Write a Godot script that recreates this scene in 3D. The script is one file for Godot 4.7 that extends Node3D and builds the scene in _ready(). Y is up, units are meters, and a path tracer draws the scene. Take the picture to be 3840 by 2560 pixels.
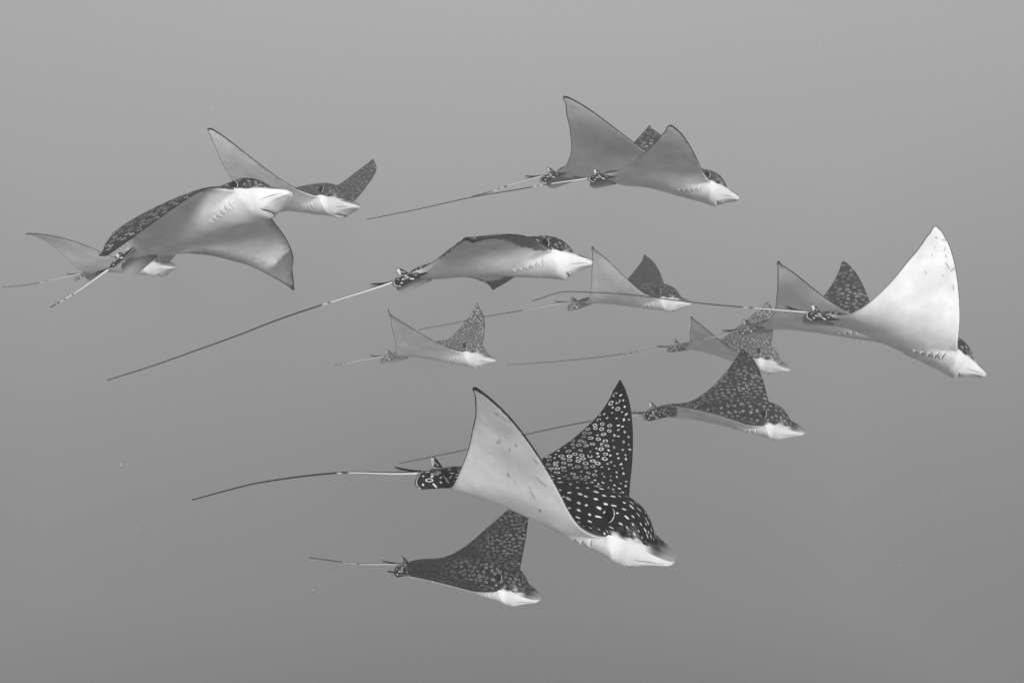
extends Node3D
# A school of spotted eagle rays gliding through open, slightly hazy water, seen by a diver level with them.
# Every ray is built in its own frame (x to the snout, y up, z to its right; 1 = its body length) and then posed.

const SPAN := 0.86            # half the width of the disc
const Z0 := 0.10              # the wings bend outside this
const NT := 72                # chordwise steps of the skin

# half outline of disc and head: front point, rear point, steps to the next pair
var OUT := [
	[0.925, 0, -0.01, 0, 5], [0.921, 0.023, -0.008, 0.008, 5], [0.903, 0.046, -0.005, 0.014, 5], [0.876, 0.066, 0, 0.02, 5], [0.845, 0.082, 0.006, 0.028, 5], [0.809, 0.096, 0.015, 0.038, 4],
	[0.78, 0.104, 0.025, 0.05, 4], [0.755, 0.113, 0.045, 0.068, 4], [0.738, 0.126, 0.068, 0.086, 4], [0.721, 0.146, 0.092, 0.115, 6], [0.681, 0.23, 0.143, 0.193, 8], [0.643, 0.35, 0.22, 0.322, 9],
	[0.607, 0.489, 0.288, 0.471, 8], [0.566, 0.628, 0.346, 0.619, 7], [0.524, 0.74, 0.393, 0.745, 5], [0.488, 0.805, 0.416, 0.808, 4], [0.462, 0.838, 0.422, 0.842, 3], [0.443, 0.859, 0.43, 0.86, 0]]
var LE := [[0.117, 0.146, 0.23, 0.35, 0.489, 0.628, 0.74, 0.805, 0.838, 0.86], [0.75, 0.721, 0.681, 0.643, 0.607, 0.566, 0.524, 0.488, 0.462, 0.437]]
var TE := [[0.1, 0.193, 0.322, 0.471, 0.619, 0.745, 0.808, 0.842, 0.86], [0.08, 0.143, 0.22, 0.288, 0.346, 0.393, 0.416, 0.422, 0.435]]
var MID := [[0.0, 0.1, 0.2, 0.35, 0.68, 0.74, 0.79, 0.84, 0.925], [-0.03, -0.026, -0.014, 0.0, 0.0, -0.008, -0.022, -0.036, -0.06]]
var TOP := [[-0.01, 0.0, 0.1, 0.25, 0.4, 0.5, 0.6, 0.7, 0.8], [0.008, 0.012, 0.032, 0.052, 0.08, 0.092, 0.10, 0.098, 0.09]]
var LOW := [[-0.01, 0.0, 0.1, 0.2, 0.35, 0.5, 0.6, 0.7, 0.75, 0.785, 0.81, 0.84, 0.88, 0.925], [0.006, 0.01, 0.024, 0.036, 0.064, 0.088, 0.103, 0.113, 0.115, 0.109, 0.089, 0.064, 0.038, 0.014]]
var BROW := [[0.6, 0.66, 0.7, 0.74, 0.78, 0.81, 0.84, 0.86], [0.1, 0.1, 0.096, 0.085, 0.068, 0.050, 0.028, 0.01]]
var HEADW := [[0.735, 0.755, 0.78, 0.809, 0.845, 0.876, 0.903, 0.921, 0.926], [0.135, 0.113, 0.104, 0.096, 0.082, 0.066, 0.046, 0.023, 0.0]]

var rest := {}                # the unposed skin, fine and coarse
var backs: Array[StandardMaterial3D] = []
var bellies: Array[StandardMaterial3D] = []
var fin_skin: StandardMaterial3D
var fin_hazed: StandardMaterial3D
var wrinkles: NoiseTexture2D
var fin_belly: StandardMaterial3D
var whip_skin: StandardMaterial3D
var black_skin: StandardMaterial3D
var grey_skin: StandardMaterial3D
var dusky_skin: StandardMaterial3D
var pale_skin: StandardMaterial3D
var eye_skin: StandardMaterial3D


func V(x: float, y: float, z: float) -> Vector3:
	return Vector3(x, y, z)


func _ready() -> void:
	var cam := Camera3D.new()
	cam.name = "camera"
	cam.fov = 50.0
	cam.near = 0.05
	cam.far = 200.0
	cam.rotation_degrees = Vector3(3.0, 0, 0)
	add_child(cam)
	cam.current = true

	var env := Environment.new()
	env.background_mode = Environment.BG_SKY
	var water := ProceduralSkyMaterial.new()
	water.sky_top_color = Color(1.0, 1.0, 1.0)
	water.sky_horizon_color = lin(0.246)
	water.sky_curve = 1.5
	water.ground_horizon_color = lin(0.246)
	water.ground_bottom_color = lin(0.14)
	water.ground_curve = 0.18
	water.sun_angle_max = 0.1
	var sky := Sky.new()
	sky.sky_material = water
	env.sky = sky
	env.tonemap_mode = Environment.TONE_MAPPER_LINEAR
	env.tonemap_exposure = 1.0
	env.fog_enabled = true
	env.fog_light_color = Color(1, 1, 1)
	env.fog_density = 0.028
	env.sdfgi_enabled = true
	env.ssao_enabled = true
	env.ssil_enabled = true
	var we := WorldEnvironment.new()
	we.name = "water_light"
	we.environment = env
	add_child(we)

	var sun := DirectionalLight3D.new()
	sun.name = "sun"
	sun.light_energy = 1.02
	sun.light_angular_distance = 12.0
	sun.shadow_enabled = true
	add_child(sun)
	sun.look_at_from_position(Vector3(0.28, 0.06, 0.92), Vector3.ZERO)

	make_skins()
	rest[true] = rest_skin(1)
	rest[false] = rest_skin(2)
	var rays := [
	{"label": "nearest eagle ray, black back with bold white rings, both wings raised high",
	"size": 0.85, "pos": V(-0.22, -0.27, -2.41), "turn": V(-0.430, -0.246, 0.054), "right": [0.883, -0.178, 0.139, -0.337, -0.024], "left": [0.33, 1.066, -0.145, 0.097, -0.035], "back": 0, "belly": 0, "fine": true, "gills": false,
	"tail": [V(0.02, -0.04, 0.01), V(-0.07, -0.06, 0.01), V(-0.20, -0.10, 0.03), V(-0.39, -0.15, 0.06), V(-0.56, -0.21, 0.10), V(-0.73, -0.28, 0.16), V(-0.83, -0.33, 0.19), V(-0.99, -0.42, 0.26)]},
	{"label": "lowest eagle ray, seen from above with finely spotted dark back, under the nearest ray",
	"size": 0.85, "pos": V(-0.56, -0.97, -4.03), "turn": V(-0.460, -0.080, 0.069), "right": [0.466, -0.106, -0.001, -0.001, -0.015], "left": [0.553, 0.178, -0.039, -0.023, -0.001], "back": 2, "belly": 1, "fine": true, "gills": false,
	"tail": [V(0.04, -0.03, -0.01), V(-0.20, -0.07, 0.01), V(-0.38, -0.09, 0.05), V(-0.71, -0.09, 0.13)]},
	{"label": "spotted eagle ray with level near wing, just behind and right of the boldly ringed ray",
	"size": 1.00, "pos": V(0.97, -0.16, -4.88), "turn": V(-0.513, -0.103, 0.199), "right": [0.422, -0.093, -0.003, -0.002, -0.081], "left": [0.428, 0.068, -0.011, -0.013, -0.08], "back": 1, "belly": 1, "fine": true, "gills": false,
	"tail": [V(0.06, -0.03, -0.02), V(-0.13, -0.09, -0.01), V(-0.48, -0.17, 0.07), V(-0.90, -0.28, 0.25), V(-1.23, -0.38, 0.43), V(-1.64, -0.47, 0.70)]},
	{"label": "large bright-bellied eagle ray at far right, one pale wing raised and gill slits showing",
	"size": 0.95, "pos": V(1.76, 0.40, -4.13), "turn": V(-0.289, -0.377, -0.108), "right": [1.69, 0.301, 0.004, 0.003, -0.051], "left": [0.606, 0.3, 0.003, 0, -0], "back": 1, "belly": 2, "fine": true, "gills": true,
	"tail": [V(0.05, -0.02, -0.01), V(-0.09, -0.05, -0.01), V(-0.30, -0.11, 0.00), V(-0.60, -0.20, 0.04), V(-0.85, -0.27, 0.09), V(-1.10, -0.34, 0.15), V(-1.32, -0.42, 0.21), V(-1.46, -0.48, 0.25), V(-1.60, -0.60, 0.29)]},
	{"label": "eagle ray mostly hidden behind the bright-bellied one, spotted far wing above its body",
	"size": 1.30, "pos": V(1.97, 0.48, -5.97), "turn": V(-0.626, -0.052, -0.032), "right": [0.064, 0.75, 0.033, -0.031, -0.059], "left": [0.667, 0.53, -0.006, -0.022, -0.054], "back": 1, "belly": 1, "fine": false, "gills": false,
	"tail": [V(0.04, -0.03, -0.01), V(-0.11, -0.06, -0.02), V(-0.24, -0.10, -0.01), V(-0.36, -0.13, 0.00), V(-0.42, -0.14, 0.02)]},
	{"label": "faint distant eagle ray with spotted back, behind the raised wing tip of the level ray",
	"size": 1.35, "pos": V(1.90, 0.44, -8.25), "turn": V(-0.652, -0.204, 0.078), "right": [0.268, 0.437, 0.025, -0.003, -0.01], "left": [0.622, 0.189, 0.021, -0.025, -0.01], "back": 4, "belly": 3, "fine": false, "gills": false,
	"tail": [V(0.03, -0.03, 0.00), V(-0.07, -0.06, -0.00), V(-0.49, -0.20, 0.07), V(-0.89, -0.32, 0.27), V(-1.34, -0.43, 0.59)]},
	{"label": "central eagle ray in profile with lowered wings and long thin tail sloping down left",
	"size": 1.00, "pos": V(-0.52, 0.56, -3.67), "turn": V(-0.007, 0.097, -0.059), "right": [-0.015, -0.441, -0.036, 0.16, -0.086], "left": [0.181, -0.372, -0.009, -0.025, -0.037], "back": 1, "belly": 4, "fine": true, "gills": false,
	"tail": [V(0.03, -0.02, 0.00), V(-0.05, -0.05, -0.00), V(-0.18, -0.08, -0.01), V(-0.46, -0.14, -0.01), V(-0.68, -0.19, -0.02), V(-0.89, -0.25, -0.02), V(-1.13, -0.31, -0.03), V(-1.34, -0.36, -0.04), V(-1.57, -0.41, -0.04)]},
	{"label": "eagle ray with plain dark far wing, crossed by the dark tail of the bright-bellied ray",
	"size": 1.30, "pos": V(0.70, 0.87, -7.74), "turn": V(-0.452, -0.027, 0.159), "right": [0.428, 0.593, 0.036, 0.001, -0.04], "left": [0.454, 0.223, 0.028, -0.01, -0.08], "back": 3, "belly": 1, "fine": false, "gills": false,
	"tail": [V(0.04, -0.02, -0.01), V(-0.14, -0.04, -0.00), V(-0.47, -0.09, 0.06), V(-0.83, -0.14, 0.17), V(-1.04, -0.18, 0.26), V(-1.31, -0.22, 0.38)]},
	{"label": "small distant eagle ray with pale dotted far wing and white snout, below the central ray",
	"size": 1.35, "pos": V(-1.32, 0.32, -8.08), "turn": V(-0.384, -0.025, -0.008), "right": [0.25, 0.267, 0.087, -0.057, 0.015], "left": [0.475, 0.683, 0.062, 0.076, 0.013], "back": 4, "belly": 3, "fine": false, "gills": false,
	"tail": [V(0.02, -0.03, 0.00), V(-0.28, -0.08, 0.02), V(-0.52, -0.13, 0.06)]},
	{"label": "large eagle ray banking toward the viewer, grey belly spread wide and one wing pointing down",
	"size": 1.00, "pos": V(-1.94, 0.65, -3.65), "turn": V(-0.182, 0.341, -0.073), "right": [-0.636, -0.138, 0.024, 0.022, -0.03], "left": [0.051, -0.422, -0.216, -0.057, 0.001], "back": 1, "belly": 5, "fine": true, "gills": false,
	"tail": [V(0.01, -0.03, 0.00), V(-0.13, -0.06, -0.00), V(-0.31, -0.10, 0.00), V(-0.48, -0.13, 0.01)]},
	{"label": "eagle ray half hidden behind the banking one, narrow spotted wing raised beyond its head",
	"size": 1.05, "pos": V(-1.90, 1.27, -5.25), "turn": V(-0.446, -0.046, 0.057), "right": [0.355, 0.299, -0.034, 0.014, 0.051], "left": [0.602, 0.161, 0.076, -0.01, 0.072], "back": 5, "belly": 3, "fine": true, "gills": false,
	"tail": [V(-0.04, -0.03, 0.03), V(-0.25, -0.08, 0.05), V(-0.46, -0.13, 0.09), V(-0.67, -0.20, 0.13)]},
	{"label": "distant eagle ray under the banking one, thin curved wing stretched back, white snout",
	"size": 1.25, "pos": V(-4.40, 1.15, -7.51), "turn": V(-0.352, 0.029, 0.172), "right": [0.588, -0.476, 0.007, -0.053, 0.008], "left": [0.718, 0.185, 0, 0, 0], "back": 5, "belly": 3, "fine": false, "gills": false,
	"tail": [V(0.04, -0.02, -0.00), V(-0.18, -0.05, 0.02), V(-0.39, -0.07, 0.05), V(-0.60, -0.09, 0.09), V(-0.81, -0.09, 0.14)]},
	{"label": "upper eagle ray with dusky near wing hiding a paler ray, small snout pointing right",
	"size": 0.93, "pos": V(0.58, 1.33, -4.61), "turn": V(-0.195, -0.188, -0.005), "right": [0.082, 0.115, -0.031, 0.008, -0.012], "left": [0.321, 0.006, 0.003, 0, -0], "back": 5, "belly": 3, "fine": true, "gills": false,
	"tail": [V(0.03, -0.03, -0.00), V(-0.12, -0.07, 0.00), V(-0.35, -0.14, 0.01), V(-0.58, -0.22, 0.03), V(-0.86, -0.32, 0.07), V(-1.21, -0.47, 0.13), V(-1.55, -0.61, 0.20)]},
	{"label": "topmost eagle ray, tall pale wing, its head hidden behind the dusky-winged ray",
	"size": 1.25, "pos": V(0.34, 1.61, -5.51), "turn": V(-0.442, -0.118, 0.022), "right": [0.132, 0.287, -0.01, -0.008, -0.071], "left": [0.859, -0.199, 0.075, -0.094, -0.082], "back": 1, "belly": 1, "fine": true, "gills": false,
	"tail": [V(0.04, -0.02, -0.00), V(-0.11, -0.05, 0.00), V(-0.28, -0.10, 0.02), V(-0.41, -0.15, 0.04), V(-0.53, -0.19, 0.07)]},
	]
	for r in rays:
		make_ray(r)
	make_motes()


# ---------------------------------------------------------------- helpers

func lin(v: float) -> Color:
	return Color(v, v, v).linear_to_srgb()


func along(table: Array, x: float) -> float:
	var xs: Array = table[0]
	var ys: Array = table[1]
	var n := xs.size()
	if x <= xs[0]:
		return ys[0]
	for i in n - 1:
		if x <= xs[i + 1]:
			var t: float = (x - xs[i]) / (xs[i + 1] - xs[i])
			var a: float = ys[maxi(i - 1, 0)]
			var d: float = ys[mini(i + 2, n - 1)]
			var h: float = xs[i + 1] - xs[i]
			var m0: float = (ys[i + 1] - a) / (xs[i + 1] - xs[maxi(i - 1, 0)]) * h
			var m1: float = (d - ys[i]) / (xs[mini(i + 2, n - 1)] - xs[i]) * h
			var t2 := t * t
			var t3 := t2 * t
			return (2 * t3 - 3 * t2 + 1) * ys[i] + (t3 - 2 * t2 + t) * m0 + (3 * t2 - 2 * t3) * ys[i + 1] + (t3 - t2) * m1
	return ys[n - 1]


func soft(a: float, b: float, x: float) -> float:
	return smoothstep(a, b, x)


func smax(a: float, b: float, k: float) -> float:
	var h := clampf(0.5 + 0.5 * (a - b) / k, 0.0, 1.0)
	return lerpf(b, a, h) + k * h * (1.0 - h)


func part(called: String, mesh: Mesh, mat: Material, parent: Node3D) -> MeshInstance3D:
	var o := MeshInstance3D.new()
	o.name = called
	o.mesh = mesh
	if mat:
		o.material_override = mat
	parent.add_child(o, true)
	return o


func grid_mesh(p: PackedVector3Array, uv: PackedVector2Array, rows: int, cols: int, flip: bool, colors := PackedColorArray(), into: ArrayMesh = null) -> ArrayMesh:
	# rows x cols points; normals from neighbours
	var nrm := PackedVector3Array()
	nrm.resize(p.size())
	for i in rows:
		var i0 := maxi(i - 1, 0) * cols
		var i1 := mini(i + 1, rows - 1) * cols
		for j in cols:
			var du := p[i1 + j] - p[i0 + j]
			var dv := p[i * cols + mini(j + 1, cols - 1)] - p[i * cols + maxi(j - 1, 0)]
			var n := dv.cross(du)
			if n.length_squared() < 1e-16:
				n = Vector3.UP
			n = n.normalized()
			nrm[i * cols + j] = -n if flip else n
	var idx := PackedInt32Array()
	idx.resize((rows - 1) * (cols - 1) * 6)
	var k := 0
	for i in rows - 1:
		for j in cols - 1:
			var a := i * cols + j
			var b := a + cols
			if flip:
				idx[k] = a; idx[k + 1] = a + 1; idx[k + 2] = b
				idx[k + 3] = a + 1; idx[k + 4] = b + 1; idx[k + 5] = b
			else:
				idx[k] = a; idx[k + 1] = b; idx[k + 2] = a + 1
				idx[k + 3] = a + 1; idx[k + 4] = b; idx[k + 5] = b + 1
			k += 6
	var arr := []
	arr.resize(Mesh.ARRAY_MAX)
	arr[Mesh.ARRAY_VERTEX] = p
	arr[Mesh.ARRAY_NORMAL] = nrm
	arr[Mesh.ARRAY_TEX_UV] = uv
	arr[Mesh.ARRAY_INDEX] = idx
	if colors.size():
		arr[Mesh.ARRAY_COLOR] = colors
	var m := into if into else ArrayMesh.new()
	m.add_surface_from_arrays(Mesh.PRIMITIVE_TRIANGLES, arr)
	return m


# ---------------------------------------------------------------- the shape of the animal

func cranium_reach(x: float, z: float) -> float:
	var a := absf(z) / 0.090
	return a if x < 0.745 else sqrt(a * a + pow((x - 0.745) / 0.1, 2.0))


func top_at(x: float, z: float) -> float:
	var s := absf(z)
	var mid := along(MID, x)
	var head := soft(0.635, 0.745, x)
	var dome := along(TOP, x) * exp(-pow(s / 0.125, 2.2)) * (1.0 - head)
	var rc := cranium_reach(x, z)
	if rc < 1.0:
		dome += head * maxf(along(BROW, x) - mid, 0.0) * pow(1.0 - pow(rc, 3.0), 0.5)
	# brow over the eye
	dome += 0.004 * exp(-(pow((x - 0.768) / 0.02, 2.0) + pow((s - 0.076) / 0.012, 2.0)))
	if x > 0.69:
		var w := maxf(along(HEADW, x), 0.001)
		var r := clampf(s / w, 0.0, 1.0)
		var shelf := (0.020 - 0.010 * soft(0.8, 0.88, x)) * sqrt(maxf(1.0 - pow(r, 3.0), 0.0)) * soft(0.70, 0.78, x)
		shelf += 0.006 * soft(0.80, 0.86, x) * exp(-pow((r - 0.7) / 0.15, 2.0))
		dome = smax(dome, shelf, 0.009)
	return mid + dome


func low_at(x: float, z: float) -> float:
	var s := absf(z)
	var head := soft(0.54, 0.80, x)
	var deep := along(LOW, x)
	var b := deep * exp(-pow(s / 0.19, 2.1)) * (1.0 - head)
	if x > 0.54:
		var w := maxf(along(HEADW, x), 0.001)
		var r := clampf(s / w, 0.0, 1.0)
		b += head * deep * pow(maxf(1.0 - pow(r, 2.6), 0.0), 0.55)
		b += 0.005 * soft(0.79, 0.84, x) * exp(-pow((r - 0.72) / 0.16, 2.0))
	# jaw pad behind the mouth, gill chambers beside the throat
	b += 0.004 * exp(-(pow((x - 0.765) / 0.026, 2.0) + pow(s / 0.05, 2.0)))
	b -= 0.012 * exp(-(pow((x - 0.797) / 0.009, 2.0))) * (1.0 - soft(0.04, 0.065, s))
	return along(MID, x) - b


func rest_skin(step: int) -> Dictionary:
	var front: Array[Vector2] = []
	var rear: Array[Vector2] = []
	for k in OUT.size() - 1:
		var a: Array = OUT[maxi(k - 1, 0)]
		var b: Array = OUT[k]
		var c: Array = OUT[k + 1]
		var d: Array = OUT[mini(k + 2, OUT.size() - 1)]
		var n: int = maxi(int(b[4]) / step, 2)
		for i in n:
			var t := float(i) / n
			var fa := Vector2(a[0], a[1]) if k > 0 else Vector2(c[0], -c[1])
			var ra := Vector2(a[2], a[3]) if k > 0 else Vector2(c[2], -c[3])
			front.append(Vector2(b[0], b[1]).cubic_interpolate(Vector2(c[0], c[1]), fa, Vector2(d[0], d[1]), t))
			rear.append(Vector2(b[2], b[3]).cubic_interpolate(Vector2(c[2], c[3]), ra, Vector2(d[2], d[3]), t))
	front.append(Vector2(OUT[-1][0], OUT[-1][1]))
	rear.append(Vector2(OUT[-1][2], OUT[-1][3]))
	var half := front.size()
	var rows := 2 * half - 1
	var cols := NT / step + 1
	var base := PackedVector3Array()   # x, z, height of the middle plane
	var up := PackedFloat32Array()     # height of the back over the middle plane
	var down := PackedFloat32Array()
	var uvt := PackedVector2Array()
	var uvb := PackedVector2Array()
	for i in rows:
		var h := absi(i - half + 1)
		var side := -1.0 if i < half - 1 else 1.0
		for j in cols:
			var tau := float(j) / (cols - 1)
			var t := 0.5 * (pow(tau, 2.0) + 1.0 - pow(1.0 - tau, 1.5))
			t = lerpf(t, pow(tau, 2.1), 0.55)
			var q := front[h].lerp(rear[h], t)
			var chord := front[h].distance_to(rear[h])
			var x := q.x
			var s := q.y
			var span := clampf((s - 0.1) / (SPAN - 0.1), 0.0, 1.0)
			var edge := minf(t, 1.0 - t) * chord
			var round_edge := sqrt(1.0 - pow(1.0 - clampf(edge / 0.012, 0.0, 1.0), 2.0))
			var foil := (0.026 * (1.0 - 0.8 * span)) * sqrt(t) * (1.0 - t) * 2.2 + 0.002
			foil *= soft(0.06, 0.22, s) + 0.15
			var mid := along(MID, x)
			var a := top_at(x, s) - mid
			var b := mid - low_at(x, s)
			up.append((smax(a, foil * 0.6, 0.006)) * round_edge)
			down.append((smax(b, foil * 0.4, 0.006)) * round_edge)
			base.append(V(x, mid, s * side))
			# pattern coordinates: metres along the back, the steep head unrolled outwards
			var tx := x
			var tz := s
			var w := soft(0.64, 0.74, x) * (1.0 - soft(0.12, 0.15, s))
			if w > 0.0:
				var drop := maxf(0.085 - a, 0.0) * w
				var nx := 0.0
				var nz := 1.0
				if x > 0.745:
					var g := Vector2((x - 0.745) / 0.01, s / 0.0081)
					g = g.normalized() if g.length() > 1e-5 else Vector2(1, 0)
					nx = g.x
					nz = g.y
				tx += nx * drop
				tz += nz * drop
			uvt.append(Vector2((tx + 0.05) / 1.2, (tz * side + 0.9) / 1.8))
			uvb.append(Vector2((x + 0.05) / 1.2, (s * side + 0.9) / 1.8))
	return {"rows": rows, "cols": cols, "base": base, "up": up, "down": down, "uvt": uvt, "uvb": uvb}


# ---------------------------------------------------------------- posing the wings

func bend_table(a: float, b: float) -> PackedVector3Array:
	var out := PackedVector3Array()
	var y := 0.0
	var z := Z0
	var n := 40
	var dq := (SPAN - Z0) / n
	var before := 0.0
	for i in n + 1:
		var q := float(i) / n
		var th := a * soft(0.0, 0.4, q) + b * q * q
		if i > 0:
			var m := 0.5 * (th + before)
			y += sin(m) * dq
			z += cos(m) * dq
		before = th
		out.append(V(y, z, th))
	return out


func posed(ray: Dictionary, x: float, h: float, mid: float, z: float) -> Vector3:
	# a point of the unposed animal (h over its middle plane) taken along with the bent wing
	var s := absf(z)
	if s <= Z0:
		return V(x, mid + h, z)
	var side := signf(z)
	var bends: Array = ray.bends[0] if side > 0 else ray.bends[1]
	var q := clampf((s - Z0) / (SPAN - Z0), 0.0, 1.0)
	var c := clampf((x - along(TE, s)) / maxf(along(LE, s) - along(TE, s), 0.02), 0.0, 1.0)
	var k := q * 40.0
	var i := mini(int(k), 39)
	var f := k - i
	var fr: PackedVector3Array = bends[0]
	var bk: PackedVector3Array = bends[1]
	var e := bk[i].lerp(bk[i + 1], f).lerp(fr[i].lerp(fr[i + 1], f), c)
	return V(x + bends[2] * q * q, mid + e.x + cos(e.z) * h, side * (e.y - sin(e.z) * h))


func make_body(ray: Dictionary, root: Node3D) -> void:
	var g: Dictionary = rest[ray.fine]
	var rows: int = g.rows
	var cols: int = g.cols
	var base: PackedVector3Array = g.base
	var up: PackedFloat32Array = g.up
	var down: PackedFloat32Array = g.down
	if not g.has("q"):
		var qs := PackedFloat32Array()
		var cs := PackedFloat32Array()
		for p in base:
			var s := absf(p.z)
			qs.append(clampf((s - Z0) / (SPAN - Z0), 0.0, 1.0))
			cs.append(clampf((p.x - along(TE, s)) / maxf(along(LE, s) - along(TE, s), 0.02), 0.0, 1.0))
		g["q"] = qs
		g["c"] = cs
	var qa: PackedFloat32Array = g.q
	var ca: PackedFloat32Array = g.c
	var back := PackedVector3Array()
	var belly := PackedVector3Array()
	back.resize(base.size())
	belly.resize(base.size())
	for n in base.size():
		var p := base[n]
		var q := qa[n]
		if q <= 0.0:
			back[n] = V(p.x, p.y + up[n], p.z)
			belly[n] = V(p.x, p.y - down[n], p.z)
			continue
		var side := 1.0 if p.z > 0 else -1.0
		var bends: Array = ray.bends[0] if side > 0 else ray.bends[1]
		var k := q * 40.0
		var i := mini(int(k), 39)
		var f := k - i
		var fr: PackedVector3Array = bends[0]
		var bk: PackedVector3Array = bends[1]
		var e := bk[i].lerp(bk[i + 1], f).lerp(fr[i].lerp(fr[i + 1], f), ca[n])
		var x: float = p.x + bends[2] * q * q
		var loose := q * (1.0 - ca[n]) * (1.0 - ca[n])
		e.x += loose * (0.006 * sin(9.0 * q + ray.wave) + 0.002 * sin(27.0 * q + 2.0 * ray.wave))
		x += loose * 0.002 * sin(21.0 * q + 3.0 * ray.wave)
		var sn := sin(e.z)
		var cs2 := cos(e.z)
		back[n] = V(x, p.y + e.x + cs2 * up[n], side * (e.y - sn * up[n]))
		belly[n] = V(x, p.y + e.x - cs2 * down[n], side * (e.y + sn * down[n]))
	var m := grid_mesh(back, g.uvt, rows, cols, false)
	m = grid_mesh(belly, g.uvb, rows, cols, true, PackedColorArray(), m)
	m.surface_set_material(0, backs[ray.back])
	m.surface_set_material(1, bellies[ray.belly])
	part("body", m, null, root)


func surface_point(ray: Dictionary, x: float, z: float, top: bool, lift: float) -> Vector3:
	var mid := along(MID, x)
	var at := func(px: float, pz: float) -> Vector3:
		var h := (top_at(px, pz) if top else low_at(px, pz)) - along(MID, px)
		return posed(ray, px, h + (0.004 if top else -0.004) * soft(0.09, 0.2, absf(pz)), along(MID, px), pz)
	var p: Vector3 = at.call(x, z)
	var a: Vector3 = at.call(x + 0.003, z) - p
	var b: Vector3 = at.call(x, z + 0.003) - p
	var n := b.cross(a).normalized()
	return p + (n if top else -n) * lift


func side_frame(ray: Dictionary, x: float, h: float, s: float) -> Transform3D:
	# the point of the head's flank at height h: x forward, y up the flank, z out of it
	var lo := 0.0
	var hi := 0.14
	for i in 18:
		var m := 0.5 * (lo + hi)
		if top_at(x, m) > h:
			lo = m
		else:
			hi = m
	var z := 0.5 * (lo + hi)
	var p := V(x, h, z * s)
	var fwd := (V(x + 0.004, top_at(x + 0.004, z), z * s) - V(x - 0.004, top_at(x - 0.004, z), z * s)).normalized()
	var across := (V(x, top_at(x, z + 0.002), (z + 0.002) * s) - V(x, top_at(x, z - 0.002), (z - 0.002) * s)).normalized()
	var n := (across.cross(fwd) * s).normalized()
	if n.y < 0.0:
		n = -n
	var up := -across
	var f := up.cross(n).normalized() * 1.0
	if f.x < 0.0:
		f = -f
	return Transform3D(Basis(f, up, n), p)


# ---------------------------------------------------------------- parts

func tube(pts: Array, radii: Array, ring: int, colors: Array) -> ArrayMesh:
	# a tapered tube through the points, smoothed
	var n := pts.size()
	var p := PackedVector3Array()
	var uv := PackedVector2Array()
	var col := PackedColorArray()
	for i in n:
		var d: Vector3 = (pts[mini(i + 1, n - 1)] - pts[maxi(i - 1, 0)]).normalized()
		var s := d.cross(Vector3.UP).normalized()
		var u := s.cross(d)
		for k in ring + 1:
			var a := TAU * k / ring
			p.append(pts[i] + (s * cos(a) + u * sin(a)) * radii[i])
			uv.append(Vector2(float(i) / n, float(k) / ring))
			col.append(colors[i][0 if sin(a) > 0.45 else 1] if colors.size() else Color.WHITE)
	return grid_mesh(p, uv, n, ring + 1, true, col)


func make_tail(ray: Dictionary, root: Node3D) -> void:
	var ctl: Array = [V(0.06, -0.028, 0.0), V(0.02, -0.031, 0.0)]
	for i in range(1, ray.tail.size()):
		ctl.append(ray.tail[i])
	var curve := Curve3D.new()
	for i in ctl.size():
		var dir: Vector3 = (ctl[mini(i + 1, ctl.size() - 1)] - ctl[maxi(i - 1, 0)]) / 6.0
		curve.add_point(ctl[i], -dir, dir)
	curve.bake_interval = 0.01
	var length := curve.get_baked_length()
	var n := 120
	var pts := []
	var radii := []
	var colors := []
	var rng := RandomNumberGenerator.new()
	rng.seed = 77 + int(ray.size * 1000.0) + int(ray.pos.x * 100.0)
	var white := Color(0.78, 0.78, 0.78)
	var black := Color(0.022, 0.022, 0.022)
	var band := 0
	for i in n + 1:
		var a := float(i) / n
		var along_l := a * length
		pts.append(curve.sample_baked(along_l, true))
		radii.append(lerpf(0.0088, 0.0046, soft(0.0, 0.5, along_l)) * (1.0 - 0.42 * a))
		# white below and beside the root, then pale bands, then black
		if band == 0 and along_l > 0.30:
			var much := 1.0 - soft(0.30, 0.62, along_l)
			band = rng.randi_range(1, 1 + int(5.0 * much)) if rng.randf() < much * 1.1 else -rng.randi_range(1, 2)
		var pale := along_l < 0.30 or band > 0
		if band > 0:
			band -= 1
		elif band < 0:
			band += 1
		colors.append([black.lerp(white, 0.35) if along_l < 0.05 else black, white if pale else black])
	part("tail", tube(pts, radii, 10, colors), whip_skin, root)
	# venomous spines lying back over the tail behind its little fin
	for k in 4:
		var from := curve.sample_baked(0.155 + 0.012 * k, true)
		var dir := (curve.sample_baked(0.26, true) - from).normalized()
		from.y += 0.006
		var to := from + (dir + Vector3(0, 0.07 + 0.075 * k, 0.06 * (k - 1.5))).normalized() * (0.115 - 0.012 * k)
		part("tail_spine", tube([from, from.lerp(to, 0.5), to], [0.0036, 0.0028, 0.0005], 6, []), black_skin, root)


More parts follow.
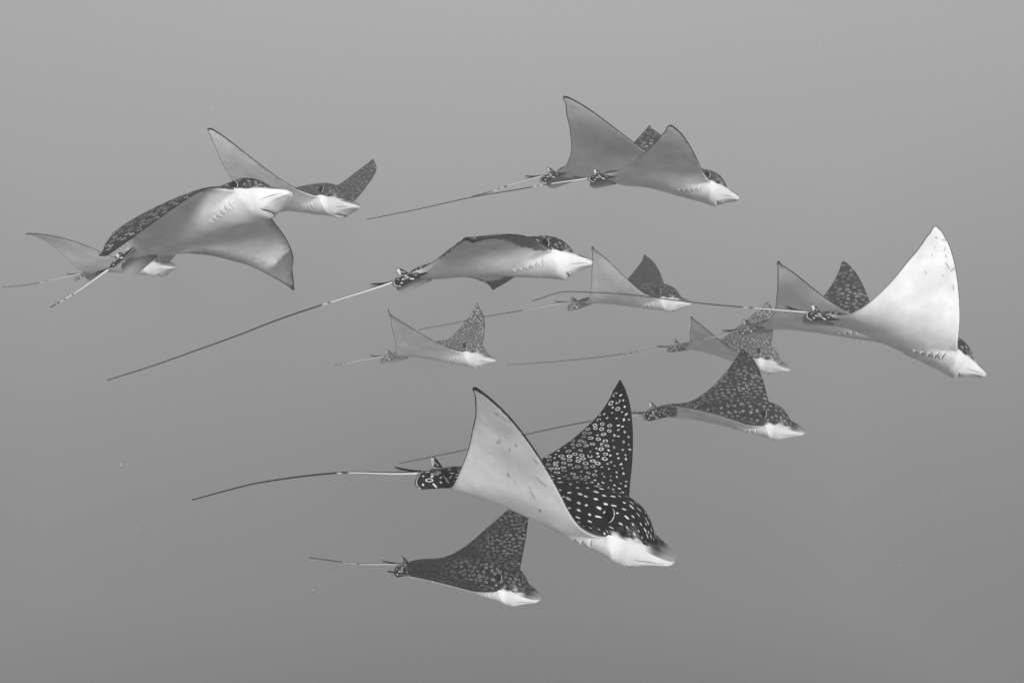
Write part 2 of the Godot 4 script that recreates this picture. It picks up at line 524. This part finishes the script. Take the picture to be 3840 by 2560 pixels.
func plate(c00: Vector3, c01: Vector3, c10: Vector3, c11: Vector3, bulge: Vector3, thick: float, rounding: float) -> ArrayMesh:
	# a soft fin between four corners: two skins that meet at a thin rim
	var rows := 15
	var cols := 15
	var nrm := (c10 - c00).cross(c01 - c00).normalized()
	var top := PackedVector3Array()
	var bot := PackedVector3Array()
	var uv := PackedVector2Array()
	for i in rows:
		for j in cols:
			var u := float(i) / (rows - 1)
			var v := float(j) / (cols - 1)
			# the far corners are rounded off
			var pull := 1.0 - rounding * pow(absf(2.0 * v - 1.0), 3.0)
			var uu := u * pull
			var p := c00.lerp(c01, v).lerp(c10.lerp(c11, v), uu)
			p += bulge * sin(PI * v) * sin(PI * uu * 0.9)
			var e := sqrt(clampf(minf(minf(v, 1.0 - v), 1.0 - u) * 8.0, 0.0, 1.0))
			var t := thick * (1.0 - 0.7 * u) * e
			top.append(p + nrm * t)
			bot.append(p - nrm * t)
			uv.append(Vector2(u, v))
	var m := grid_mesh(top, uv, rows, cols, true)
	return grid_mesh(bot, uv, rows, cols, false, PackedColorArray(), m)


func make_fins(ray: Dictionary, root: Node3D) -> void:
	for s: float in [1.0, -1.0]:
		var m: ArrayMesh
		if s > 0:
			m = plate(V(0.075, -0.034, 0.022), V(0.10, -0.052, 0.088), V(-0.085, -0.045, 0.022), V(-0.076, -0.120, 0.080), V(0, 0.012, 0.006), 0.009, 0.22)
		else:
			m = plate(V(0.10, -0.052, -0.088), V(0.075, -0.034, -0.022), V(-0.076, -0.120, -0.080), V(-0.085, -0.045, -0.022), V(0, 0.012, -0.006), 0.009, 0.22)
		m.surface_set_material(0, fin_skin if ray.fine else fin_hazed)
		m.surface_set_material(1, fin_belly)
		part("pelvic_fin", m, null, root)
	# small rounded dorsal fin where the tail begins
	var d := plate(V(0.0, -0.024, 0.0), V(-0.056, -0.028, 0.0), V(-0.045, 0.010, 0.0), V(-0.072, 0.005, 0.0), Vector3.ZERO, 0.006, 0.3)
	d.surface_set_material(0, fin_pale())
	d.surface_set_material(1, fin_pale())
	part("dorsal_fin", d, null, root)


func fin_pale() -> StandardMaterial3D:
	return dorsal_skin

var dorsal_skin: StandardMaterial3D


func make_head(ray: Dictionary, root: Node3D) -> void:
	for s: float in [1.0, -1.0]:
		# eye: a glossy ball half sunk in the cheek
		var ball := SphereMesh.new()
		ball.radius = 0.013
		ball.height = 0.026
		ball.radial_segments = 20
		ball.rings = 12
		var eye := part("eye", ball, eye_skin, root)
		var f := side_frame(ray, 0.770, 0.003, s)
		eye.position = f.origin + f.basis.z * 0.004
		# pale fold of skin over the eye
		var fold := []
		var fr := []
		for i in 9:
			var a := lerpf(0.5, 2.7, i / 8.0)
			fold.append(Vector3(cos(a) * 0.0135, sin(a) * 0.0135, 0.004))
			fr.append(0.0022 * sin(PI * clampf(i / 8.0, 0.08, 0.92)))
		var lid := part("eyelid", tube(fold, fr, 6, []), grey_skin, eye)
		lid.basis = f.basis
		# grey line along the rim of the bill, its thin shading put into colour
		var rim_line := []
		var rim_r := []
		for i in 13:
			var t := i / 12.0
			var bx := lerpf(0.792, 0.898, t)
			rim_line.append(surface_point(ray, bx, s * along(HEADW, bx) * 0.86, false, -0.0004))
			rim_r.append(0.0019 * sin(PI * clampf(t, 0.1, 0.9)))
		part("lip_shade", tube(rim_line, rim_r, 6, []), grey_skin, root)
		# spiracle: the dark breathing hole behind the eye, and the valve along its front edge, its gleam painted pale
		f = side_frame(ray, 0.694, 0.042, s)
		var pit := SphereMesh.new()
		pit.radius = 1.0
		pit.height = 2.0
		pit.radial_segments = 24
		pit.rings = 10
		var hole := part("spiracle", pit, black_skin, root)
		hole.transform = Transform3D(Basis(f.basis.x * 0.0165, f.basis.y * 0.0255, f.basis.z * 0.0055), f.origin - f.basis.z * 0.001)
		var rim := []
		var rr := []
		for i in 11:
			var a := lerpf(-1.3, 1.25, i / 10.0)
			rim.append(Vector3(cos(a) * 1.02, sin(a) * 1.02, 0.35))
			rr.append(0.085 * sin(PI * clampf(i / 10.0, 0.06, 0.94)))
		part("valve", tube(rim, rr, 8, []), pale_skin, hole)
		# five gill slits under each side of the throat
		for k in 5:
			var gx := 0.672 - 0.032 * k
			var gz := 0.118 - 0.007 * k - 0.0012 * k * k
			var line := []
			var wide := []
			for i in 9:
				var t := i / 8.0
				line.append(surface_point(ray, gx - 0.007 * sin(PI * t), s * (gz - 0.018 + 0.040 * t), false, 0.0))
				wide.append((0.0024 if ray.gills else 0.0014) * sin(PI * clampf(t, 0.05, 0.95)))
			var slit := part("gill_slit", tube(line, wide, 6, []), black_skin if ray.gills else grey_skin, root)
			# the fleshy flap that closes it
			var flap := PackedVector3Array()
			var fuv := PackedVector2Array()
			for i in 7:
				for j in 9:
					var u := i / 6.0
					var t := j / 8.0
					var h := (0.009 if ray.gills else 0.0055) * pow(sin(PI * clampf(t, 0.0, 1.0)), 0.6) * pow(u, 0.7) * (1.0 - pow(u, 10.0))
					flap.append(surface_point(ray, gx - 0.003 - 0.026 * (1.0 - u) - 0.007 * sin(PI * t), s * (gz - 0.017 + 0.037 * t), false, h - 0.0005))
					fuv.append(Vector2(u, t))
			part("gill_flap", grid_mesh(flap, fuv, 7, 9, s > 0), bellies[1], slit)
	# the crease that parts the brow from the bill
	var crease := []
	var thin := []
	for i in 19:
		var t := i / 18.0 * 2.0 - 1.0
		var ang := t * 1.15
		var cx := 0.745 + 0.113 * cos(ang)
		var cz := 0.096 * sin(ang) * 0.86
		crease.append(surface_point(ray, cx, cz, true, 0.0))
		thin.append(0.0038 * pow(1.0 - t * t * 0.95, 0.5))
	part("bill_crease", tube(crease, thin, 6, []), dusky_skin, root)
	# mouth: a straight slit across the underside
	var lips := []
	var fat := []
	for i in 17:
		var t := i / 16.0 * 2.0 - 1.0
		lips.append(surface_point(ray, 0.797 - 0.016 * t * t, t * 0.07, false, -0.001))
		fat.append(0.0045 * pow(1.0 - t * t * 0.92, 0.5))
	part("mouth", tube(lips, fat, 6, []), black_skin, root)


func make_ray(r: Dictionary) -> void:
	var root := Node3D.new()
	root.name = "eagle_ray"
	add_child(root, true)
	root.set_meta("label", r.label)
	root.set_meta("category", "ray")
	root.set_meta("group", "eagle rays of the school")
	root.transform = Transform3D((Basis(Vector3.UP, r.turn.x) * Basis(Vector3(0, 0, 1), r.turn.y) * Basis(Vector3.RIGHT, r.turn.z)).scaled(Vector3.ONE * r.size), r.pos)
	r["bends"] = []
	r["wave"] = r.pos.x * 7.0 + r.pos.y * 5.0
	for w in [r.right, r.left]:
		r.bends.append([bend_table(w[0], w[1]), bend_table(w[0] + w[2], w[1] + w[3]), w[4]])
	make_body(r, root)
	make_head(r, root)
	make_fins(r, root)
	make_tail(r, root)


func make_motes() -> void:
	# plankton and grit adrift, past counting
	var rng := RandomNumberGenerator.new()
	rng.seed = 5
	var st := SurfaceTool.new()
	st.begin(Mesh.PRIMITIVE_TRIANGLES)
	for i in 44:
		var d := rng.randf_range(1.6, 6.0)
		var at := V(rng.randf_range(-0.68, 0.68) * d, rng.randf_range(-0.42, 0.5) * d, -d)
		var grain := SphereMesh.new()
		grain.radius = rng.randf_range(0.0005, 0.0013) * sqrt(d)
		grain.height = grain.radius * rng.randf_range(1.2, 2.6)
		grain.radial_segments = 7
		grain.rings = 4
		st.append_from(grain, 0, Transform3D(Basis.from_euler(V(rng.randf() * 3.0, rng.randf() * 3.0, rng.randf() * 3.0)), at))
	var o := part("drifting_plankton", st.commit(), pale_skin, self)
	o.set_meta("label", "tiny pale specks of plankton adrift in the open water")
	o.set_meta("category", "plankton")
	o.set_meta("kind", "stuff")


# ---------------------------------------------------------------- skins

func plain(v: float, rough: float) -> StandardMaterial3D:
	var m := StandardMaterial3D.new()
	m.albedo_color = lin(v)
	m.roughness = rough
	return m


const TW := 768
const TH := 1152
var canvas: PackedByteArray
var cw := 0
var ch := 0
var sx := 1.0
var sy := 1.0


func stamp(px: float, pz: float, fn_r: float, inner: float, stretch: Vector2, ang: float, value: int, gap: float, gap_at: float) -> void:
	# a spot (inner 0) or a ring, in units of body length; soft by one pixel
	var c := Vector2((px + 0.05) / 1.2 * cw, (pz + 0.9) / 1.8 * ch)
	var rx := fn_r * stretch.x
	var ry := fn_r * stretch.y
	var reach := maxf(rx, ry)
	var ca := cos(ang)
	var sa := sin(ang)
	var soft_edge := 0.8 / sx / minf(rx, ry)
	for y in range(maxi(int(c.y - reach * sy) - 1, 0), mini(int(c.y + reach * sy) + 2, ch)):
		for x in range(maxi(int(c.x - reach * sx) - 1, 0), mini(int(c.x + reach * sx) + 2, cw)):
			var dx := (x + 0.5 - c.x) / sx
			var dy := (y + 0.5 - c.y) / sy
			var u := (dx * ca + dy * sa) / rx
			var v := (-dx * sa + dy * ca) / ry
			var r := sqrt(u * u + v * v)
			var k := clampf((1.0 - r) / soft_edge + 0.5, 0.0, 1.0)
			if inner > 0.0:
				k *= clampf((r - inner) / soft_edge + 0.5, 0.0, 1.0)
				if gap > 0.0 and absf(angle_difference(atan2(v, u), gap_at)) < gap:
					k = 0.0
			if k > 0.0:
				var i := y * cw + x
				canvas[i] = int(lerpf(canvas[i], value, k))


func start_canvas(w: int, h: int, base: float, mottle: float, freq: float, noise_seed: int) -> void:
	cw = w
	ch = h
	sx = w / 1.2
	sy = h / 1.8
	var nz := FastNoiseLite.new()
	nz.seed = noise_seed
	nz.frequency = freq
	nz.fractal_octaves = 5
	var im := nz.get_image(w, h, false, false, false)
	im.convert(Image.FORMAT_L8)
	canvas = im.get_data()
	var lut := PackedByteArray()
	lut.resize(256)
	for i in 256:
		lut[i] = clampi(int(base + (i - 128) * mottle), 0, 255)
	for i in canvas.size():
		canvas[i] = lut[canvas[i]]


func finish_canvas() -> ImageTexture:
	var im := Image.create_from_data(cw, ch, false, Image.FORMAT_L8, canvas)
	im.convert(Image.FORMAT_RGB8)
	return ImageTexture.create_from_image(im)


func inside_disc(x: float, s: float) -> bool:
	if s > SPAN - 0.012:
		return false
	if s < 0.12:
		return x > 0.0 and x < 0.80
	return x < along(LE, s) - 0.012 and x > along(TE, s) + 0.008


func scatter(rng: RandomNumberGenerator, gap: float, tries: int) -> Array[Vector2]:
	var cell := gap
	var taken := {}
	var out: Array[Vector2] = []
	for i in tries:
		var p := Vector2(rng.randf_range(0.0, 0.98), rng.randf_range(-SPAN, SPAN))
		var s := absf(p.y)
		if not inside_disc(p.x, s) and not (p.x > 0.66 and s < 0.160 and p.x < 0.91):
			continue
		var k := Vector2i(int(floor(p.x / cell)), int(floor(p.y / cell)))
		var ok := true
		for a in range(-1, 2):
			for b in range(-1, 2):
				for q in taken.get(k + Vector2i(a, b), []):
					if (q - p).length() < gap:
						ok = false
		if ok:
			if not taken.has(k):
				taken[k] = []
			taken[k].append(p)
			out.append(p)
	return out


func even_spots(rng: RandomNumberGenerator, gap: float) -> Array[Vector2]:
	# a loose honeycomb: spots that keep their distance without lining up
	var out: Array[Vector2] = []
	var rows := int(2.0 * SPAN / (gap * 0.87))
	for i in rows:
		for j in int(0.95 / gap):
			var p := Vector2((j + 0.5 * (i % 2)) * gap, -SPAN + i * gap * 0.87)
			p += Vector2.from_angle(rng.randf() * TAU) * gap * 0.27 * sqrt(rng.randf())
			var s := absf(p.y)
			if p.distance_to(Vector2(0.69, signf(p.y) * 0.135)) < 0.024:
				continue
			if inside_disc(p.x, s) or (p.x > 0.66 and s < 0.160 and p.x < 0.91):
				out.append(p)
	return out


func back_texture(kind: int) -> ImageTexture:
	var rng := RandomNumberGenerator.new()
	rng.seed = 100 + kind
	var base: float = [28, 48, 38, 42, 90, 66][kind]  # lightest one raised: distance haze painted into the backs of far rays
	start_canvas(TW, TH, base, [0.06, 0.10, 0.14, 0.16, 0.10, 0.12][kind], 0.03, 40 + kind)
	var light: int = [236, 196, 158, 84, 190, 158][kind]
	var gap: float = [0.0262, 0.031, 0.025, 0.028, 0.022, 0.03][kind]
	var fade := FastNoiseLite.new()
	fade.seed = 60 + kind
	fade.frequency = 4.5
	for p in (even_spots(rng, 0.0335) if kind == 0 else scatter(rng, gap, 14000)):
		var s := absf(p.y)
		var chord := clampf((p.x - along(TE, s)) / maxf(along(LE, s) - along(TE, s), 0.05), 0.0, 1.0)
		# worn and fresh patches of pattern
		var worn := clampf(0.9 + 0.7 * fade.get_noise_2d(p.x, p.y), 0.75 if kind == 0 else 0.45, 1.0)
		var v: int = clampi(int(lerpf(base, light, worn)) + rng.randi_range(-26, 10), 0, 255)
		var ang := rng.randf_range(-0.7, 0.7)
		if kind == 0:
			# bold rings over the hind part of the wing, dots and short bars in front and on the head
			var ring := s > 0.15 and chord < 0.66 and rng.randf() < 0.66
			if ring:
				stamp(p.x, p.y, rng.randf_range(0.0100, 0.0128), 0.55, Vector2(1.0, rng.randf_range(0.68, 0.9)), ang, v, rng.randf_range(0.0, 0.9) if rng.randf() < 0.35 else 0.0, rng.randf_range(-3, 3))
			elif s < 0.16:
				stamp(p.x, p.y, rng.randf_range(0.0032, 0.0046), 0.0, Vector2(rng.randf_range(1.3, 2.8), 0.9), ang * 0.5, v, 0, 0)
			else:
				stamp(p.x, p.y, rng.randf_range(0.0036, 0.0056), 0.0, Vector2(rng.randf_range(1.0, 1.6), 0.9), ang * 2.0, v, 0, 0)
		elif kind == 3:
			stamp(p.x, p.y, rng.randf_range(0.008, 0.011), 0.5, Vector2(1.0, 0.8), ang, v + (60 if s < 0.13 and p.x > 0.55 else 0), 0.0, 0.0)
		elif kind == 4:
			stamp(p.x, p.y, rng.randf_range(0.006, 0.0105), 0.0, Vector2(1.0, rng.randf_range(0.6, 1.0)), ang, v, 0, 0)
		elif kind == 2:
			# bright rings on the front half, dull net behind
			var bright := soft(0.25, 0.5, p.x + 0.15 * s)
			stamp(p.x, p.y, rng.randf_range(0.0095, 0.0125), 0.5, Vector2(1.0, rng.randf_range(0.6, 0.9)), ang, int(lerpf(82, v, bright)), 0.0, 0.0)
		else:
			stamp(p.x, p.y, rng.randf_range(0.011, 0.0145) * (0.85 if s < 0.2 else 1.0) * (0.72 if kind == 5 else 0.84), 0.5, Vector2(1.0, rng.randf_range(0.65, 0.95)), ang, v, 0.0, 0.0)
			if rng.randf() < 0.55:
				var b := Vector2.from_angle(rng.randf() * TAU) * gap * 0.62
				stamp(p.x + b.x, p.y + b.y, 0.005, 0.0, Vector2(1.0, 0.8), ang, v - 20, 0, 0)
	# head: white cheeks and muzzle below a ragged line, dusky blotches round the eye
	var nz := FastNoiseLite.new()
	nz.seed = 9 + kind
	nz.frequency = 0.02
	nz.fractal_octaves = 4
	for x in range(int(0.72 / 1.2 * cw), cw):
		for y in range(int((0.9 - 0.26) / 1.8 * ch), int((0.9 + 0.26) / 1.8 * ch)):
			var px := (x + 0.5) / sx - 0.05
			var pz := absf((y + 0.5) / sy - 0.9)
			var rc := cranium_reach(px, pz)
			var d := (rc - 1.0) * 0.092
			var px2 := px - 0.02
			var n := nz.get_noise_2d(x, y)
			var edge := 0.075 + 0.034 * n
			var k := soft(edge, edge + 0.012, d) * soft(0.712, 0.735, px + 0.012 * n)
			# dark streak under the eye and on the forehead
			var dark := exp(-(pow((px - 0.762) / 0.022, 2.0) + pow((pz - 0.172) / 0.020, 2.0))) * 1.1
			dark = maxf(dark, exp(-(pow((px2 - 0.90) / 0.030, 2.0) + pow((pz - 0.05) / 0.06, 2.0))) * 0.95)
			k *= 1.0 - clampf(dark + 0.2 * n, 0.0, 1.0)
			k = maxf(k, 0.75 * exp(-(pow((px - 0.835) / 0.022, 2.0) + pow((pz - 0.135) / 0.022, 2.0))) + 0.3 * n * soft(0.0, 0.03, d))
			if k > 0.0:
				var i := y * cw + x
				canvas[i] = clampi(int(lerpf(canvas[i], lerpf(214.0, 142.0, soft(0.82, 0.9, px - 0.4 * pz)) + 40.0 * n, k)), 0, 255)
	return finish_canvas()


func belly_texture(kind: int) -> ImageTexture:
	var rng := RandomNumberGenerator.new()
	rng.seed = 300 + kind
	start_canvas(640, 960, 236, 0.16, 0.012, 80 + kind)
	var nz := FastNoiseLite.new()
	nz.seed = 20 + kind
	nz.frequency = 0.045
	nz.fractal_octaves = 5
	# dusky pigment with a ragged border along the margins of some
	var lead: float = [0.0, 0.0, 0.0, 0.03, 0.11, 0.055][kind]
	var trail: float = [0.0, 0.0, 0.0, 0.0, 0.03, 0.085][kind]
	var tip: float = [0.0, 0.0, 0.0, 0.0, 0.22, 0.2][kind]
	var border := 0.03 if kind == 4 else 0.08 if kind == 5 else 0.055
	var dusk := 165.0 if kind == 3 else 118.0
	if lead > 0.0:
		for y in ch:
			var s := absf((y + 0.5) / sy - 0.9)
			if s < 0.14 or s > SPAN:
				continue
			var le := along(LE, s)
			var te := along(TE, s)
			for x in range(int((te + 0.04) * sx), int((le + 0.06) * sx)):
				var px := (x + 0.5) / sx - 0.05
				var n := nz.get_noise_2d(x, y) * (0.014 if kind == 5 else 0.03)
				var k := maxf(soft(0.0, border, lead * soft(0.13, 0.3, s) - (le - px) + n), soft(0.0, border, trail * soft(0.13, 0.3, s) - (px - te) + n))
				if tip > 0.0:
					k = maxf(k, soft(0.0, 0.03, tip - (SPAN - s) + n))
				if k > 0.0:
					var i := y * cw + x
					canvas[i] = int(lerpf(canvas[i], dusk + 50.0 * nz.get_noise_2d(x * 5.0, y * 5.0), k * 0.9))
	# dark back skin wraps round the rim
	for side: float in [-1.0, 1.0]:
		for k in 500:
			var s := lerpf(0.15, SPAN, k / 499.0)
			var wide := 0.0013 + 0.0030 * soft(0.2, 0.85, s)
			stamp(along(LE, s), s * side, wide * rng.randf_range(0.9, 1.6), 0.0, Vector2.ONE, 0, 46, 0, 0)
			stamp(along(TE, s), s * side, wide * rng.randf_range(0.7, 1.1), 0.0, Vector2.ONE, 0, 46, 0, 0)
	# scars and grazes
	if kind == 0 or kind == 2:
		for k in (30 if kind == 0 else 16):
			var s := rng.randf_range(0.3, 0.78)
			var c := rng.randf_range(0.35, 0.94)
			stamp(lerpf(along(TE, s), along(LE, s), c), s * (1.0 if rng.randf() < 0.7 else -1.0), rng.randf_range(0.002, 0.0055), 0.0, Vector2(1.0, rng.randf_range(0.6, 5.0)), rng.randf_range(-0.8, 0.8), rng.randi_range(165, 205), 0, 0)
	return finish_canvas()


func fin_texture(kind: int) -> ImageTexture:
	var rng := RandomNumberGenerator.new()
	rng.seed = 500 + kind
	start_canvas(160, 160, 96 if kind == 2 else 40, 0.08, 0.05, 7)
	sx = 160.0
	sy = 160.0
	var put := func(u: float, v: float, r: float, inner: float, st: Vector2, a: float) -> void:
		stamp(u * 1.2 - 0.05, v * 1.8 - 0.9, r, inner, st, a, 225, 0, 0)
	if kind != 1:
		put.call(0.55, 0.3, 0.11, 0.6, Vector2(1, 0.75), 0.5)
		put.call(0.62, 0.68, 0.11, 0.6, Vector2(1, 0.75), -0.3)
		for p: Vector2 in [Vector2(0.3, 0.25), Vector2(0.35, 0.5), Vector2(0.32, 0.78), Vector2(0.58, 0.49), Vector2(0.8, 0.2), Vector2(0.82, 0.46), Vector2(0.8, 0.85), Vector2(0.15, 0.4), Vector2(0.14, 0.65), Vector2(0.5, 0.1), Vector2(0.5, 0.9)]:
			put.call(p.x, p.y, rng.randf_range(0.03, 0.05), 0.0, Vector2(0.8, rng.randf_range(1.0, 2.2)), rng.randf_range(-0.6, 0.6))
		for k in 12:
			put.call(0.955, 0.06 + k * 0.08, 0.022, 0.0, Vector2(0.9, 1.4), 0.0)
		return finish_canvas()
	# dorsal fin: a dark front with a white ring, a pale hind lobe with a dark rim
	for y in 160:
		for x in 160:
			var u := x / 160.0
			var v := y / 160.0
			if v + 0.5 * u > 0.75 and v < 0.93 and u < 0.9:
				canvas[y * 160 + x] = 205
	put.call(0.33, 0.36, 0.17, 0.6, Vector2(1.0, 0.7), 0.8)
	return finish_canvas()


func skin(t: Texture2D, rough: float) -> StandardMaterial3D:
	var m := StandardMaterial3D.new()
	m.albedo_texture = t
	m.texture_repeat = false
	m.roughness = rough
	m.metallic_specular = 0.15
	m.normal_enabled = true
	m.normal_texture = wrinkles
	m.normal_scale = 0.22
	return m


func make_skins() -> void:
	var nz := FastNoiseLite.new()
	nz.seed = 3
	nz.frequency = 0.012
	nz.fractal_octaves = 6
	nz.fractal_gain = 0.55
	wrinkles = NoiseTexture2D.new()
	wrinkles.width = 512
	wrinkles.height = 512
	wrinkles.noise = nz
	wrinkles.as_normal_map = true
	wrinkles.bump_strength = 4.0
	for k in 6:
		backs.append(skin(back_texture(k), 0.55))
	for k in 6:
		bellies.append(skin(belly_texture(k), 0.6))
	fin_skin = skin(fin_texture(0), 0.55)
	fin_hazed = skin(fin_texture(2), 0.6)  # paler copy for far rays, haze of distance put into the colour
	dorsal_skin = skin(fin_texture(1), 0.55)
	fin_belly = plain(0.32, 0.6)
	whip_skin = plain(1.0, 0.45)
	whip_skin.vertex_color_use_as_albedo = true
	black_skin = plain(0.006, 0.9)
	black_skin.metallic_specular = 0.1
	grey_skin = plain(0.16, 0.7)
	dusky_skin = plain(0.05, 0.7)
	pale_skin = plain(0.75, 0.4)
	eye_skin = plain(0.012, 0.08)
	eye_skin.clearcoat_enabled = true
	eye_skin.clearcoat = 1.0
